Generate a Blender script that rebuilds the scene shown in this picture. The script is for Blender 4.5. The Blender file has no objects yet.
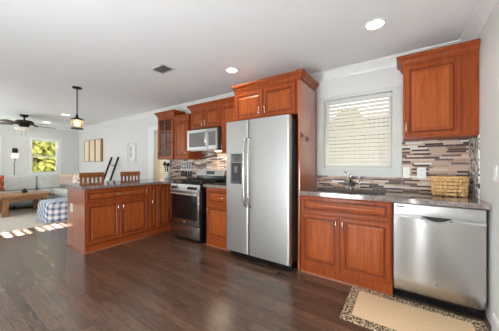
import bpy, bmesh, math, random
from mathutils import Vector, Matrix
random.seed(7)
C = bpy.context.scene.collection
R = math.radians

# ------------------------------------------------------------------ camera, world, sun, assumed daylight and fills, exposure
cam = bpy.data.cameras.new('camera'); camo = bpy.data.objects.new('camera', cam); C.objects.link(camo)
cam.sensor_width = 36.0; cam.lens = 36.0 * 224.2 / 499.0
cam.shift_y = -(165.5 - 164.56) / 499.0
cam.clip_start = 0.05; cam.clip_end = 300
camo.location = (0, -3.0468, 1.2107); camo.rotation_euler = (R(90), 0, 0.5977)
bpy.context.scene.camera = camo
vs = bpy.context.scene.view_settings
vs.view_transform = 'Standard'; vs.look = 'None'; vs.gamma = 1.0; vs.exposure = 0.0; vs.use_curve_mapping = False

def lin(c):
    return tuple((v / 255 / 12.92) if v / 255 <= .04045 else ((v / 255 + .055) / 1.055) ** 2.4 for v in c) + (1.0,)

W = bpy.data.worlds.new('world'); bpy.context.scene.world = W; W.use_nodes = True
wb = W.node_tree.nodes['Background']
wb.inputs['Color'].default_value = (0.90, 0.96, 1.0, 1); wb.inputs['Strength'].default_value = 2.3

sun = bpy.data.lights.new('sun', 'SUN'); suno = bpy.data.objects.new('sun', sun); C.objects.link(suno)
sun.energy = 340.0; sun.angle = R(0.5); sun.color = (.96, .98, 1.0)
suno.location = (-5.7, -16, 7); suno.rotation_euler = Vector((0.0, 2.0, -1.0)).to_track_quat('-Z', 'Y').to_euler()

def area(name, loc, size, energy, direction, color=(1, 1, 1)):
    l = bpy.data.lights.new(name, 'AREA'); l.shape = 'RECTANGLE'; l.size, l.size_y = size; l.energy = energy; l.color = color
    o = bpy.data.objects.new(name, l); C.objects.link(o); o.location = loc
    o.rotation_euler = Vector(direction).to_track_quat('-Z', 'Z').to_euler(); return o
# assumed, unseen window light from behind the photographer, plus added ceiling, floor, fridge and dishwasher fills
area('assumed_kitchen_light', (-1.1, -4.62, 1.0), (1.3, .9), 122, (.1, 1, .66), (.905, .965, 1.0))  # assumed unseen window, its light tilted up to brighten the ceiling
area('floor_fill', (-1.35, -4.62, .35), (1.0, .4), 42, (.1, 1, -.1), (.905, .965, 1.0))  # added low fill that brightens the floor near the camera
area('dishwasher_streak_light', (.2, -4.62, .9), (.045, 1.6), 11, (0, 1, .1), (.905, .965, 1.0))  # assumed bright gap, added as a narrow strip to streak the dishwasher door
area('fridge_fill', (-4.15, -4.62, 1.2), (2.0, 1.5), 8, (0, 1, 0), (.905, .965, 1.0))  # added fill, gives the fridge doors something bright to reflect
area('living_ceiling_fill', (-7.6, -4.62, 1.3), (2.2, 1.5), 140, (0.1, 1, 2.6), (.905, .965, 1.0))  # added light aimed steeply upward, brightens the ceiling on the living side

# ------------------------------------------------------------------ materials
def newmat(name):
    m = bpy.data.materials.new(name); m.use_nodes = True
    nt = m.node_tree; b = nt.nodes['Principled BSDF']; return m, nt, b
def N(nt, t, **kw):
    n = nt.nodes.new(t)
    for k, v in kw.items(): setattr(n, k, v)
    return n
def coords(nt, scale=(1, 1, 1), loc=(0, 0, 0)):
    tc = N(nt, 'ShaderNodeTexCoord'); mp = N(nt, 'ShaderNodeMapping')
    mp.inputs['Scale'].default_value = scale; mp.inputs['Location'].default_value = loc
    nt.links.new(tc.outputs['Object'], mp.inputs['Vector']); return mp.outputs['Vector']
def ramp(nt, fac, stops, mode='LINEAR'):
    r = N(nt, 'ShaderNodeValToRGB'); e = r.color_ramp; e.interpolation = mode
    while len(e.elements) < len(stops): e.elements.new(0.5)
    for el, (p, c) in zip(e.elements, stops): el.position = p; el.color = c
    nt.links.new(fac, r.inputs['Fac']); return r.outputs['Color']
def noise(nt, vec, scale, detail=3, rough=.5, dist=0):
    n = N(nt, 'ShaderNodeTexNoise'); n.inputs['Scale'].default_value = scale; n.inputs['Detail'].default_value = detail
    n.inputs['Roughness'].default_value = rough; n.inputs['Distortion'].default_value = dist
    nt.links.new(vec, n.inputs['Vector']); return n.outputs['Fac']
def mixc(nt, a, b, fac, mode='MIX'):
    m = N(nt, 'ShaderNodeMix', data_type='RGBA', blend_type=mode)
    for s, v in ((6, a), (7, b), (0, fac)):
        if hasattr(v, 'is_linked'): nt.links.new(v, m.inputs[s])
        else: m.inputs[s].default_value = v
    return m.outputs[2]
def math_(nt, op, a, b=None):
    m = N(nt, 'ShaderNodeMath', operation=op)
    for s, v in ((0, a), (1, b)):
        if v is None: continue
        if hasattr(v, 'is_linked'): nt.links.new(v, m.inputs[s])
        else: m.inputs[s].default_value = v
    return m.outputs[0]
def bump(nt, b, h, strength=.2, dist=.01):
    n = N(nt, 'ShaderNodeBump'); n.inputs['Strength'].default_value = strength; n.inputs['Distance'].default_value = dist
    nt.links.new(h, n.inputs['Height']); nt.links.new(n.outputs['Normal'], b.inputs['Normal'])
def plain(name, rgb, rough=.5, metal=0, var=.06, scale=6, coat=0, spec=.5):
    m, nt, b = newmat(name); c = lin(rgb)
    v = noise(nt, coords(nt), scale, 3)
    d = tuple(x * (1 - var) for x in c[:3]) + (1,); e = tuple(min(1, x * (1 + var)) for x in c[:3]) + (1,)
    nt.links.new(ramp(nt, v, [(.3, d), (.7, e)]), b.inputs['Base Color'])
    b.inputs['Roughness'].default_value = rough; b.inputs['Metallic'].default_value = metal
    b.inputs['Coat Weight'].default_value = coat; b.inputs['Specular IOR Level'].default_value = spec
    return m
def wood(name, dark, mid, light, rough=.36, scale=(14, 14, 1.3), coat=.08):
    m, nt, b = newmat(name); v = coords(nt, scale)
    g = noise(nt, v, 2.2, 6, .62, .6); bl = noise(nt, coords(nt), 3.0, 2)
    col = ramp(nt, g, [(.25, lin(dark)), (.5, lin(mid)), (.78, lin(light))])
    col = mixc(nt, col, lin(mid), math_(nt, 'MULTIPLY', bl, .7))
    nt.links.new(col, b.inputs['Base Color'])
    b.inputs['Roughness'].default_value = rough; b.inputs['Coat Weight'].default_value = coat; b.inputs['Coat Roughness'].default_value = .10; b.inputs['Coat IOR'].default_value = 1.5 if coat < .5 else 1.8; b.inputs['Specular IOR Level'].default_value = .2
    return m
def emit(name, rgb, strength):
    m, nt, b = newmat(name); b.inputs['Base Color'].default_value = lin(rgb)
    b.inputs['Emission Color'].default_value = lin(rgb); b.inputs['Emission Strength'].default_value = strength
    return m
def glass(name, tint=(1, 1, 1, 1), gloss=.08):
    m, nt, b = newmat(name); nt.nodes.remove(b)
    t = N(nt, 'ShaderNodeBsdfTransparent'); t.inputs['Color'].default_value = tint
    g = N(nt, 'ShaderNodeBsdfGlossy'); g.inputs['Roughness'].default_value = .02
    f = N(nt, 'ShaderNodeFresnel'); f.inputs['IOR'].default_value = 1.45
    mx = N(nt, 'ShaderNodeMixShader'); nt.links.new(f.outputs[0], mx.inputs[0])
    nt.links.new(t.outputs[0], mx.inputs[1]); nt.links.new(g.outputs[0], mx.inputs[2])
    nt.links.new(mx.outputs[0], nt.nodes['Material Output'].inputs['Surface']); return m
def translucent(name, rgb, fac=.4):
    m, nt, b = newmat(name); b.inputs['Base Color'].default_value = lin(rgb); b.inputs['Roughness'].default_value = .5
    t = N(nt, 'ShaderNodeBsdfTranslucent'); t.inputs['Color'].default_value = lin(rgb)
    mx = N(nt, 'ShaderNodeMixShader'); mx.inputs[0].default_value = fac
    nt.links.new(b.outputs[0], mx.inputs[1]); nt.links.new(t.outputs[0], mx.inputs[2])
    nt.links.new(mx.outputs[0], nt.nodes['Material Output'].inputs['Surface']); return m
def sep(nt, vec):
    s = N(nt, 'ShaderNodeSeparateXYZ'); nt.links.new(vec, s.inputs[0]); return s.outputs
def cells(nt, u, v, lu, lv, jitter=True):
    """running-bond cells: (random value per cell, second random, joint mask 1 inside / 0 on joint)"""
    row = math_(nt, 'FLOOR', math_(nt, 'DIVIDE', v, lv))
    wn = N(nt, 'ShaderNodeTexWhiteNoise', noise_dimensions='1D'); nt.links.new(row, wn.inputs['W'])
    uu = math_(nt, 'ADD', math_(nt, 'DIVIDE', u, lu), math_(nt, 'MULTIPLY', wn.outputs['Value'], 7.3))
    col = math_(nt, 'FLOOR', uu)
    cb = N(nt, 'ShaderNodeCombineXYZ'); nt.links.new(col, cb.inputs[0]); nt.links.new(row, cb.inputs[1])
    w2 = N(nt, 'ShaderNodeTexWhiteNoise', noise_dimensions='2D'); nt.links.new(cb.outputs[0], w2.inputs['Vector'])
    fu = math_(nt, 'FRACT', uu); fv = math_(nt, 'FRACT', math_(nt, 'DIVIDE', v, lv))
    return w2.outputs['Value'], w2.outputs['Color'], fu, fv
def mosaic(name, axis):
    m, nt, b = newmat(name); o = sep(nt, coords(nt))
    val, rc, fu, fv = cells(nt, o[axis], o[2], .15, .0205)
    col = ramp(nt, val, [(0, lin((74, 54, 54))), (.15, lin((198, 170, 148))), (.32, lin((150, 118, 100))), (.42, lin((216, 194, 174))),
                         (.58, lin((92, 68, 66))), (.71, lin((184, 152, 130))), (.83, lin((232, 226, 220))), (.91, lin((112, 98, 102)))], 'CONSTANT')
    j = math_(nt, 'MULTIPLY', math_(nt, 'GREATER_THAN', fv, .09), math_(nt, 'GREATER_THAN', fu, .016))
    nt.links.new(mixc(nt, lin((178, 166, 156)), col, j), b.inputs['Base Color'])
    b.inputs['Roughness'].default_value = .34; b.inputs['Specular IOR Level'].default_value = .3
    bump(nt, b, j, .25, .002); return m
def pebble(name):
    m, nt, b = newmat(name); v = coords(nt)
    vo = N(nt, 'ShaderNodeTexVoronoi'); vo.inputs['Scale'].default_value = 42; nt.links.new(v, vo.inputs['Vector'])
    s = N(nt, 'ShaderNodeSeparateColor'); nt.links.new(vo.outputs['Color'], s.inputs[0])
    col = ramp(nt, s.outputs[0], [(0, lin((236, 234, 230))), (.3, lin((150, 142, 140))), (.5, lin((214, 208, 202))), (.7, lin((86, 76, 76))), (.85, lin((188, 178, 170)))], 'CONSTANT')
    nt.links.new(col, b.inputs['Base Color']); b.inputs['Roughness'].default_value = .25; return m
def granite(name):
    m, nt, b = newmat(name); v = coords(nt)
    n1 = noise(nt, v, 34, 4, .7); n2 = noise(nt, v, 150, 3, .6)
    a = ramp(nt, n1, [(.3, lin((54, 44, 40))), (.47, lin((102, 88, 82))), (.6, lin((142, 124, 113))), (.75, lin((192, 182, 174)))])
    c = ramp(nt, n2, [(.36, lin((40, 36, 38))), (.5, lin((138, 126, 120))), (.68, lin((226, 220, 216)))])
    nt.links.new(mixc(nt, a, c, .5), b.inputs['Base Color']); b.inputs['Roughness'].default_value = .09
    b.inputs['Coat Weight'].default_value = .3; b.inputs['Coat Roughness'].default_value = .05; return m
def floorboards(name):
    m, nt, b = newmat(name); o = sep(nt, coords(nt))
    val, rc, fu, fv = cells(nt, o[0], o[1], 1.15, .07)
    g = noise(nt, coords(nt, (2.6, 30, 1)), 2.6, 6, .68, 1.2)
    sh = math_(nt, 'ADD', math_(nt, 'MULTIPLY', val, .22), math_(nt, 'MULTIPLY', g, .86))
    col = ramp(nt, sh, [(.2, lin((52, 38, 31))), (.5, lin((90, 67, 54))), (.85, lin((128, 99, 82)))])
    j = math_(nt, 'MULTIPLY', math_(nt, 'GREATER_THAN', fv, .028), math_(nt, 'GREATER_THAN', fu, .003))
    nt.links.new(mixc(nt, lin((36, 24, 20)), col, j), b.inputs['Base Color'])
    b.inputs['Roughness'].default_value = .26; b.inputs['Specular IOR Level'].default_value = 1.0
    bump(nt, b, math_(nt, 'ADD', math_(nt, 'MULTIPLY', g, .35), j), .12, .003); return m
def brushed(name, rgb, rough=.3, scale=(2, 2, 90), bumpy=True):
    m, nt, b = newmat(name); g = noise(nt, coords(nt, scale), 6, 4, .6); c = lin(rgb)
    nt.links.new(ramp(nt, g, [(.3, tuple(x * .93 for x in c[:3]) + (1,)), (.7, c)]), b.inputs['Base Color'])
    b.inputs['Metallic'].default_value = 1; b.inputs['Roughness'].default_value = rough
    if bumpy: bump(nt, b, g, .03, .001)
    return m
def plaid(name):
    m, nt, b = newmat(name); o = sep(nt, coords(nt))
    def band(s, p, w, off=0):
        return math_(nt, 'LESS_THAN', math_(nt, 'FRACT', math_(nt, 'ADD', math_(nt, 'DIVIDE', s, p), off)), w)
    a = math_(nt, 'ADD', o[1], math_(nt, 'MULTIPLY', o[0], 1.0))
    h = math_(nt, 'ADD', o[2], math_(nt, 'MULTIPLY', o[0], .6))
    s = math_(nt, 'ADD', math_(nt, 'MULTIPLY', band(a, .115, .48), .5), math_(nt, 'MULTIPLY', band(h, .115, .48), .5))
    col = ramp(nt, s, [(0, lin((238, 238, 234))), (.3, lin((176, 188, 206))), (.8, lin((92, 114, 154)))], 'CONSTANT')
    nt.links.new(col, b.inputs['Base Color']); b.inputs['Roughness'].default_value = .9; return m
def floral(name, ground, spots):
    m, nt, b = newmat(name); v = coords(nt)
    vo = N(nt, 'ShaderNodeTexVoronoi'); vo.inputs['Scale'].default_value = 13; nt.links.new(v, vo.inputs['Vector'])
    s = N(nt, 'ShaderNodeSeparateColor'); nt.links.new(vo.outputs['Color'], s.inputs[0])
    col = ramp(nt, s.outputs[0], [(i / len(spots), lin(c)) for i, c in enumerate(spots)], 'CONSTANT')
    k = math_(nt, 'LESS_THAN', vo.outputs['Distance'], .42)
    nt.links.new(mixc(nt, lin(ground), col, k), b.inputs['Base Color']); b.inputs['Roughness'].default_value = .9; return m
def leopard(name):
    m, nt, b = newmat(name); v = coords(nt)
    n = noise(nt, v, 75, 2, .5, .4)
    col = ramp(nt, n, [(.44, lin((64, 46, 34))), (.50, lin((128, 102, 74))), (.56, lin((224, 200, 164)))])
    nt.links.new(col, b.inputs['Base Color']); b.inputs['Roughness'].default_value = .95; bump(nt, b, n, .3, .004); return m
def jute(name, rgb, scale=170):
    m, nt, b = newmat(name); v = coords(nt)
    w = N(nt, 'ShaderNodeTexWave', wave_type='BANDS', bands_direction='Y'); w.inputs['Scale'].default_value = scale * .35
    w.inputs['Distortion'].default_value = 1.2; w.inputs['Detail'].default_value = 2; nt.links.new(v, w.inputs['Vector'])
    n = noise(nt, v, scale, 3); c = lin(rgb)
    s = math_(nt, 'ADD', math_(nt, 'MULTIPLY', w.outputs['Fac'], .35), math_(nt, 'MULTIPLY', n, .65))
    nt.links.new(ramp(nt, s, [(.25, tuple(x * .78 for x in c[:3]) + (1,)), (.7, tuple(min(1, x * 1.1) for x in c[:3]) + (1,))]), b.inputs['Base Color'])
    b.inputs['Roughness'].default_value = .95; bump(nt, b, s, .35, .004); return m

M = {}
M['wall'] = plain('wall_paint', (222, 222, 220), .7, var=.01)
M['wall_tan'] = plain('ceiling_paint', (242, 243, 243), .8, var=.01)
M['trim'] = plain('trim_paint', (234, 235, 233), .45, var=.01)
M['casing'] = plain('casing_paint', (208, 210, 206), .7, var=.01, spec=.2)
M['wood'] = wood('cherry_wood', (112, 45, 17), (148, 68, 27), (178, 93, 42))
M['woodin'] = wood('cherry_panel', (122, 51, 19), (156, 76, 31), (186, 104, 50))
M['woodgloss'] = wood('glossy_cherry_panel', (134, 62, 28), (166, 84, 40), (192, 108, 56), rough=.3, coat=1.0)
M['glaze'] = wood('cherry_glaze', (74, 30, 16), (92, 38, 20), (110, 50, 26))
M['shoe'] = wood('shoe_moulding', (128, 72, 46), (150, 90, 60), (170, 110, 78))
M['stoolwood'] = wood('stool_wood', (136, 78, 44), (170, 104, 62), (196, 130, 86))
M['tablewood'] = wood('pine_wood', (128, 88, 60), (168, 122, 86), (196, 150, 112), scale=(12, 1.4, 12))
M['floor'] = floorboards('dark_floorboards')
M['mosaic'] = mosaic('mosaic_tile', 0)
M['pebble'] = pebble('pebble_tile')
M['granite'] = granite('granite')
M['steel'] = brushed('brushed_steel', (192, 191, 188), .40)
M['steelv'] = brushed('brushed_steel_upright', (192, 188, 184), .24, (90, 90, 2), False)
_nt = M['steelv'].node_tree; _tg = N(_nt, 'ShaderNodeTangent', direction_type='RADIAL', axis='Z')
_nt.links.new(_tg.outputs[0], _nt.nodes['Principled BSDF'].inputs['Tangent'])
_nt.nodes['Principled BSDF'].inputs['Anisotropic'].default_value = .9; _nt.nodes['Principled BSDF'].inputs['Anisotropic Rotation'].default_value = .25
M['rangesteel'] = brushed('range_steel', (172, 170, 168), .26)
M['nickel'] = plain('satin_nickel', (212, 206, 198), .25, 1, .02)
M['chrome'] = plain('chrome', (220, 222, 224), .1, 1, .01)
M['black'] = plain('black_enamel', (18, 18, 20), .2, var=.1)
M['blackm'] = plain('black_matte', (30, 28, 28), .55, var=.1)
M['iron'] = plain('cast_iron', (28, 28, 30), .5, .3, .1)
M['darkgrey'] = plain('dark_grey_metal', (72, 74, 76), .4, .4, .05)
M['blackglass'] = plain('black_glass', (22, 20, 22), .06, var=.05, coat=.5)
M['greyglass'] = plain('grey_glass', (92, 88, 86), .12, var=.05, coat=.3)
M['whiteplastic'] = plain('white_plastic', (238, 238, 236), .35, var=.01)
M['white'] = plain('white_ceramic', (236, 236, 234), .2, var=.01)
M['slat'] = translucent('blind_slat', (236, 232, 222), .10)
M['slatwarm'] = translucent('warm_blind_slat', (238, 220, 178), .45)
M['glass'] = glass('clear_glass')
M['cabglass'] = glass('cabinet_glass')
M['wicker'] = jute('wicker', (226, 184, 128), 90)
M['wickershade'] = jute('wicker_shade_tone', (92, 62, 36), 90)  # darker wicker copy, shade inside the basket put into the colour
M['jute'] = jute('jute_mat', (234, 203, 162), 130)
M['leopard'] = leopard('leopard_border')
M['rug'] = jute('pale_rug', (214, 206, 194), 40)
M['sofa'] = plain('grey_upholstery', (208, 211, 207), .95, var=.08, scale=9)
M['sofaleg'] = plain('dark_sofa_leg', (44, 36, 32), .5)
M['plaid'] = plaid('blue_plaid')
M['floral'] = floral('floral_fabric', (222, 212, 196), [(146, 70, 62), (212, 196, 176), (110, 104, 84), (178, 140, 120), (226, 216, 200), (132, 88, 88)])
M['redfab'] = floral('rust_fabric', (190, 96, 62), [(206, 120, 84), (226, 204, 180), (160, 72, 50), (196, 100, 70)])
M['blush'] = plain('blush_fabric', (216, 194, 178), .95, var=.08)
M['bronze'] = plain('dark_bronze', (50, 43, 40), .4, .6, .1)
M['blade'] = plain('fan_blade', (104, 94, 86), .45, var=.15)
M['leaf'] = floral('leaf_green', (176, 168, 98), [(196, 184, 112), (212, 198, 134), (162, 156, 98), (222, 206, 156)])
M['plantleaf'] = plain('plant_leaf', (62, 80, 48), .6, var=.3)
M['bark'] = plain('bark', (140, 120, 100), .9, var=.2)
M['grass'] = plain('lawn', (84, 92, 52), .95, var=.2, scale=1)
M['lamp'] = emit('downlight_lens', (255, 250, 240), 6)
M['bulb'] = emit('warm_bulb', (255, 226, 180), 9)
M['shadeglow'] = emit('lit_shade', (255, 240, 222), .8)
M['fanshade'] = emit('lit_fan_bowl', (236, 226, 216), .12)
M['cream'] = wood('cream_panel', (224, 204, 172), (238, 222, 194), (246, 234, 212), scale=(6, 6, 1))
M['tanwood'] = wood('tan_frame', (140, 104, 66), (160, 122, 82), (178, 140, 98))
M['picture'] = plain('grey_print', (186, 188, 190), .6, var=.2, scale=8)
M['vent'] = plain('vent_grey', (168, 166, 162), .5, .2, .05)
M['ventwhite'] = plain('vent_white', (214, 213, 209), .5, var=.02)
M['display'] = plain('dispenser_grey', (96, 96, 96), .35, .3, .05)
M['blueglow'] = plain('display_panel', (58, 62, 68), .2)

# ------------------------------------------------------------------ builders
class B:
    def __init__(s): s.bm = bmesh.new()
    def _add(s, vs, fs, mi=0, smooth=False):
        bv = [s.bm.verts.new(v) for v in vs]
        for f in fs:
            try: q = s.bm.faces.new([bv[i] for i in f])
            except ValueError: continue
            q.material_index = mi; q.smooth = smooth
        return s
    def box(s, x0, x1, y0, y1, z0, z1, bev=0, mi=0, seg=2, rot=None):
        t = bmesh.new(); bmesh.ops.create_cube(t, size=1)
        for v in t.verts: v.co = Vector(((v.co.x) * (x1 - x0), v.co.y * (y1 - y0), v.co.z * (z1 - z0)))
        if bev: bmesh.ops.bevel(t, geom=t.edges[:], offset=bev, segments=seg, affect='EDGES', profile=.6, clamp_overlap=True)
        c = Vector(((x0 + x1) / 2, (y0 + y1) / 2, (z0 + z1) / 2)); m = rot or Matrix.Identity(3)
        t.verts.ensure_lookup_table(); t.verts.index_update()
        s._add([c + m @ v.co for v in t.verts], [[v.index for v in f.verts] for f in t.faces], mi, bool(bev)); t.free(); return s
    def tube(s, pts, r, n=10, mi=0, caps=True):
        pts = [Vector(p) for p in pts]; rs = r if isinstance(r, (list, tuple)) else [r] * len(pts)
        vs, fs = [], []; ref = None
        for i, p in enumerate(pts):
            d = (pts[min(i + 1, len(pts) - 1)] - pts[max(i - 1, 0)]).normalized()
            if ref is None: ref = Vector((0, 0, 1)) if abs(d.z) < .9 else Vector((1, 0, 0))
            a = (ref - d * ref.dot(d)).normalized(); b = d.cross(a); ref = a
            for k in range(n):
                t = 2 * math.pi * k / n; vs.append(p + (a * math.cos(t) + b * math.sin(t)) * rs[i])
        for i in range(len(pts) - 1):
            for k in range(n): fs.append((i * n + k, i * n + (k + 1) % n, (i + 1) * n + (k + 1) % n, (i + 1) * n + k))
        if caps: fs.append(tuple(range(n - 1, -1, -1))); fs.append(tuple((len(pts) - 1) * n + k for k in range(n)))
        return s._add(vs, fs, mi, True)
    def lathe(s, prof, cx, cy, n=24, mi=0):
        vs, fs = [], []
        for r, z in prof:
            for k in range(n): t = 2 * math.pi * k / n; vs.append((cx + r * math.cos(t), cy + r * math.sin(t), z))
        for i in range(len(prof) - 1):
            for k in range(n): fs.append((i * n + k, i * n + (k + 1) % n, (i + 1) * n + (k + 1) % n, (i + 1) * n + k))
        if prof[0][0] > 1e-6: fs.append(tuple(range(n - 1, -1, -1)))
        if prof[-1][0] > 1e-6: fs.append(tuple((len(prof) - 1) * n + k for k in range(n)))
        return s._add(vs, fs, mi, True)
    def prism(s, poly, z0, z1, mi=0):
        n = len(poly); vs = [(x, y, z0) for x, y in poly] + [(x, y, z1) for x, y in poly]
        return s._add(vs, [tuple(range(n - 1, -1, -1)), tuple(range(n, 2 * n))] + [(i, (i + 1) % n, n + (i + 1) % n, n + i) for i in range(n)], mi)
    def sweep(s, path, prof, mi=0):
        """closed profile (out, up) along an open xy path (z given by 3rd entry 0), outward to the right, mitred"""
        P = [Vector(p) for p in path]; n = len(prof); vs, fs = [], []
        for i, p in enumerate(P):
            ds = []
            if i > 0: ds.append((P[i] - P[i - 1]).normalized())
            if i < len(P) - 1: ds.append((P[i + 1] - P[i]).normalized())
            ns = [Vector((d.y, -d.x, 0)) for d in ds]; o = sum(ns, Vector()).normalized(); o = o / o.dot(ns[0])
            for a, u in prof: vs.append(p + o * a + Vector((0, 0, u)))
        for i in range(len(P) - 1):
            for k in range(n): fs.append((i * n + k, i * n + (k + 1) % n, (i + 1) * n + (k + 1) % n, (i + 1) * n + k))
        fs.append(tuple(range(n))); fs.append(tuple((len(P) - 1) * n + k for k in range(n - 1, -1, -1)))
        return s._add(vs, fs, mi)
    def quads(s, vs, fs, mi=0, smooth=False): return s._add([Vector(v) for v in vs], fs, mi, smooth)
    def build(s, name, mats, parent=None, **props):
        bmesh.ops.recalc_face_normals(s.bm, faces=s.bm.faces[:])
        me = bpy.data.meshes.new(name)
        off = Vector(); p = parent
        while p is not None: off += p.location; p = p.parent
        base = Vector()
        if parent is None and s.bm.verts and props.pop('center', True):
            xs = [v.co for v in s.bm.verts]
            base = Vector(((min(v.x for v in xs) + max(v.x for v in xs)) / 2, (min(v.y for v in xs) + max(v.y for v in xs)) / 2, min(v.z for v in xs)))
            off = base
        for v in s.bm.verts: v.co -= off
        s.bm.to_mesh(me); s.bm.free()
        o = bpy.data.objects.new(name, me); C.objects.link(o); o.parent = parent
        if parent is None: o.location = base
        for m in (mats if isinstance(mats, (list, tuple)) else [mats]): me.materials.append(m)
        for k, v in props.items(): o[k] = v
        return o
def struct(name, b, mat, parent=None, center=False):
    o = b.build(name, mat, parent, **({} if parent else {'center': center}))
    if parent is None: o['kind'] = 'structure'
    return o
def thing(name, loc, label, cat, group=None):
    o = bpy.data.objects.new(name, None); C.objects.link(o); o.location = loc; o.empty_display_size = .1
    o['label'] = label; o['category'] = cat
    if group: o['group'] = group
    return o
def single(name, b, mat, label, cat, group=None):
    o = b.build(name, mat); o['label'] = label; o['category'] = cat
    if group: o['group'] = group
    return o

class Fr:
    """a vertical face: o origin, u along it, n out of it (u x z = n)"""
    def __init__(s, o, u): s.o = Vector(o); s.u = Vector(u); s.n = s.u.cross(Vector((0, 0, 1)))
    def p(s, a, b, h): return s.o + s.u * a + Vector((0, 0, b)) + s.n * h
def rings(b, fr, a0, a1, z0, z1, prof, mi=None, hole=False, back=True):
    """nested rectangles: prof = [(inset, height)]"""
    vs, fs, ms = [], [], []
    for d, h in prof: vs += [fr.p(a0 + d, z0 + d, h), fr.p(a1 - d, z0 + d, h), fr.p(a1 - d, z1 - d, h), fr.p(a0 + d, z1 - d, h)]
    k = len(prof)
    for i in range(k - 1):
        m = mi[i] if mi else 0
        b.quads([vs[i * 4 + j] for j in range(4)] + [vs[i * 4 + 4 + j] for j in range(4)], [(j, (j + 1) % 4, 4 + (j + 1) % 4, 4 + j) for j in range(4)], m)
    if not hole: b.quads(vs[-4:], [(0, 1, 2, 3)], 0)
    if back: b.quads(vs[:4], [(3, 2, 1, 0)], 0)
    bmesh.ops.remove_doubles(b.bm, verts=b.bm.verts[:], dist=1e-5); return b
def pull(fr, a, z, L, vertical, parent, h=.02, r=.0055):
    pts = []
    for t in (0, .05, .2, .5, .8, .95, 1):
        q = (t - .5) * L; hh = h + (.0 if t in (0, 1) else .022 if t in (.05, .95) else .029 if t != .5 else .032)
        pts.append(fr.p(a, z + q, hh) if vertical else fr.p(a + q, z, hh))
    return B().tube(pts, r, 8).build('handle', M['nickel'], parent, label='satin nickel pull')
def door(parent, fr, a0, a1, z0, z1, pa=None, pz=None, vertical=True, name='door', fw=.049, pl=.105):
    b = B(); rings(b, fr, a0, a1, z0, z1, [(0, 0), (0, .017), (.004, .02), (.012, .02), (.014, .018), (fw - .012, .018), (fw - .009, .0155), (fw, .0085), (fw, 0)], [0, 0, 0, 1, 0, 1, 0, 1], hole=True, back=False)
    d = b.build(name, [M['wood'], M['glaze']], parent)
    b = B(); g = fw - .002
    rings(b, fr, a0 + g, a1 - g, z0 + g, z1 - g, [(0, .002), (0, .008), (.010, .008), (.013, .0085), (.036, .0155), (.038, .016)], [1, 1, 1, 0, 1])
    b.build('panel', [M['woodin'], M['glaze']], d)
    if pa is not None: pull(fr, pa, pz, pl, vertical, d)
    return d
CROWN = [(0, 0), (.012, 0), (.014, .016), (.022, .022), (.028, .04), (.044, .056), (.052, .062), (.055, .068), (.055, .085), (0, .085)]

# ------------------------------------------------------------------ room shell
XW, XE, YS, ZC = -9.1, .5527, -4.70, 2.43
T = .16
struct('floor', B().box(XW - T, XE + T, YS - T, T, -.12, 0), M['floor'])
struct('ceiling', B().box(XW - T, XE + T, YS - T, T, ZC, ZC + .12), M['wall_tan'])
def holed(fr, L, holes, t=T, zt=ZC):
    """a wall slab along fr.u with rectangular holes (a0,a1,z0,z1)"""
    b = B(); xs = sorted({0, L} | {h[0] for h in holes} | {h[1] for h in holes}); zs = sorted({0, zt} | {h[2] for h in holes} | {h[3] for h in holes})
    for i in range(len(xs) - 1):
        run = None
        for j in range(len(zs) - 1):
            ca, cz = (xs[i] + xs[i + 1]) / 2, (zs[j] + zs[j + 1]) / 2
            if any(h[0] < ca < h[1] and h[2] < cz < h[3] for h in holes): continue
            v = [fr.p(xs[i + p], zs[j + q], -h) for h in (0, t) for p, q in ((0, 0), (1, 0), (1, 1), (0, 1))]
            b.quads(v, [(0, 1, 2, 3), (7, 6, 5, 4), (0, 4, 5, 1), (1, 5, 6, 2), (2, 6, 7, 3), (3, 7, 4, 0)])
    return b
FN = Fr((XW, 0, 0), (1, 0, 0)); FW = Fr((XW, YS, 0), (0, 1, 0)); FS = Fr((XE, YS, 0), (-1, 0, 0)); FE = Fr((XE, 0, 0), (0, -1, 0))
SINK = (-.862, -.097, 1.165, 2.055); DIN = (-4.74, -4.25, .86, 2.0); FAR = (-1.18, -.565, .955, 1.955); FAR2 = (-2.62, -1.87, .965, 1.935); SUNW = (-5.88, -5.36, 1.18, 1.75)
struct('wall_north', holed(FN, XE - XW, [(SINK[0] - XW, SINK[1] - XW, *SINK[2:]), (DIN[0] - XW, DIN[1] - XW, *DIN[2:])]), M['wall'])
struct('wall_west', holed(FW, -YS, [(FAR[0] - YS, FAR[1] - YS, *FAR[2:]), (FAR2[0] - YS, FAR2[1] - YS, *FAR2[2:])]), M['wall'])
struct('wall_south', holed(FS, XE - XW, [(XE - SUNW[1], XE - SUNW[0], *SUNW[2:])]), M['wall'])
struct('wall_east', holed(FE, -YS, []), M['wall'])
cp = [(0, -.10), (.010, -.10), (.014, -.086), (.03, -.066), (.056, -.036), (.072, -.018), (.084, -.014), (.086, 0), (0, 0)]
struct('trim_1', B().sweep([(XW, YS, ZC), (XW, 0, ZC), (XE, 0, ZC), (XE, YS, ZC)], cp), M['trim'])
bp = [(0, 0), (.014, 0), (.014, .10), (.008, .125), (0, .13)]
struct('baseboard_west', B().sweep([(XW, YS, 0), (XW, -.015, 0)], bp), M['trim'])
struct('baseboard_north', B().sweep([(XW + .015, 0, 0), (-4.45, 0, 0)], bp), M['trim'])
struct('baseboard_east', B().sweep([(XE, -.70, 0), (XE, YS, 0)], bp), M['trim'])

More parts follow.
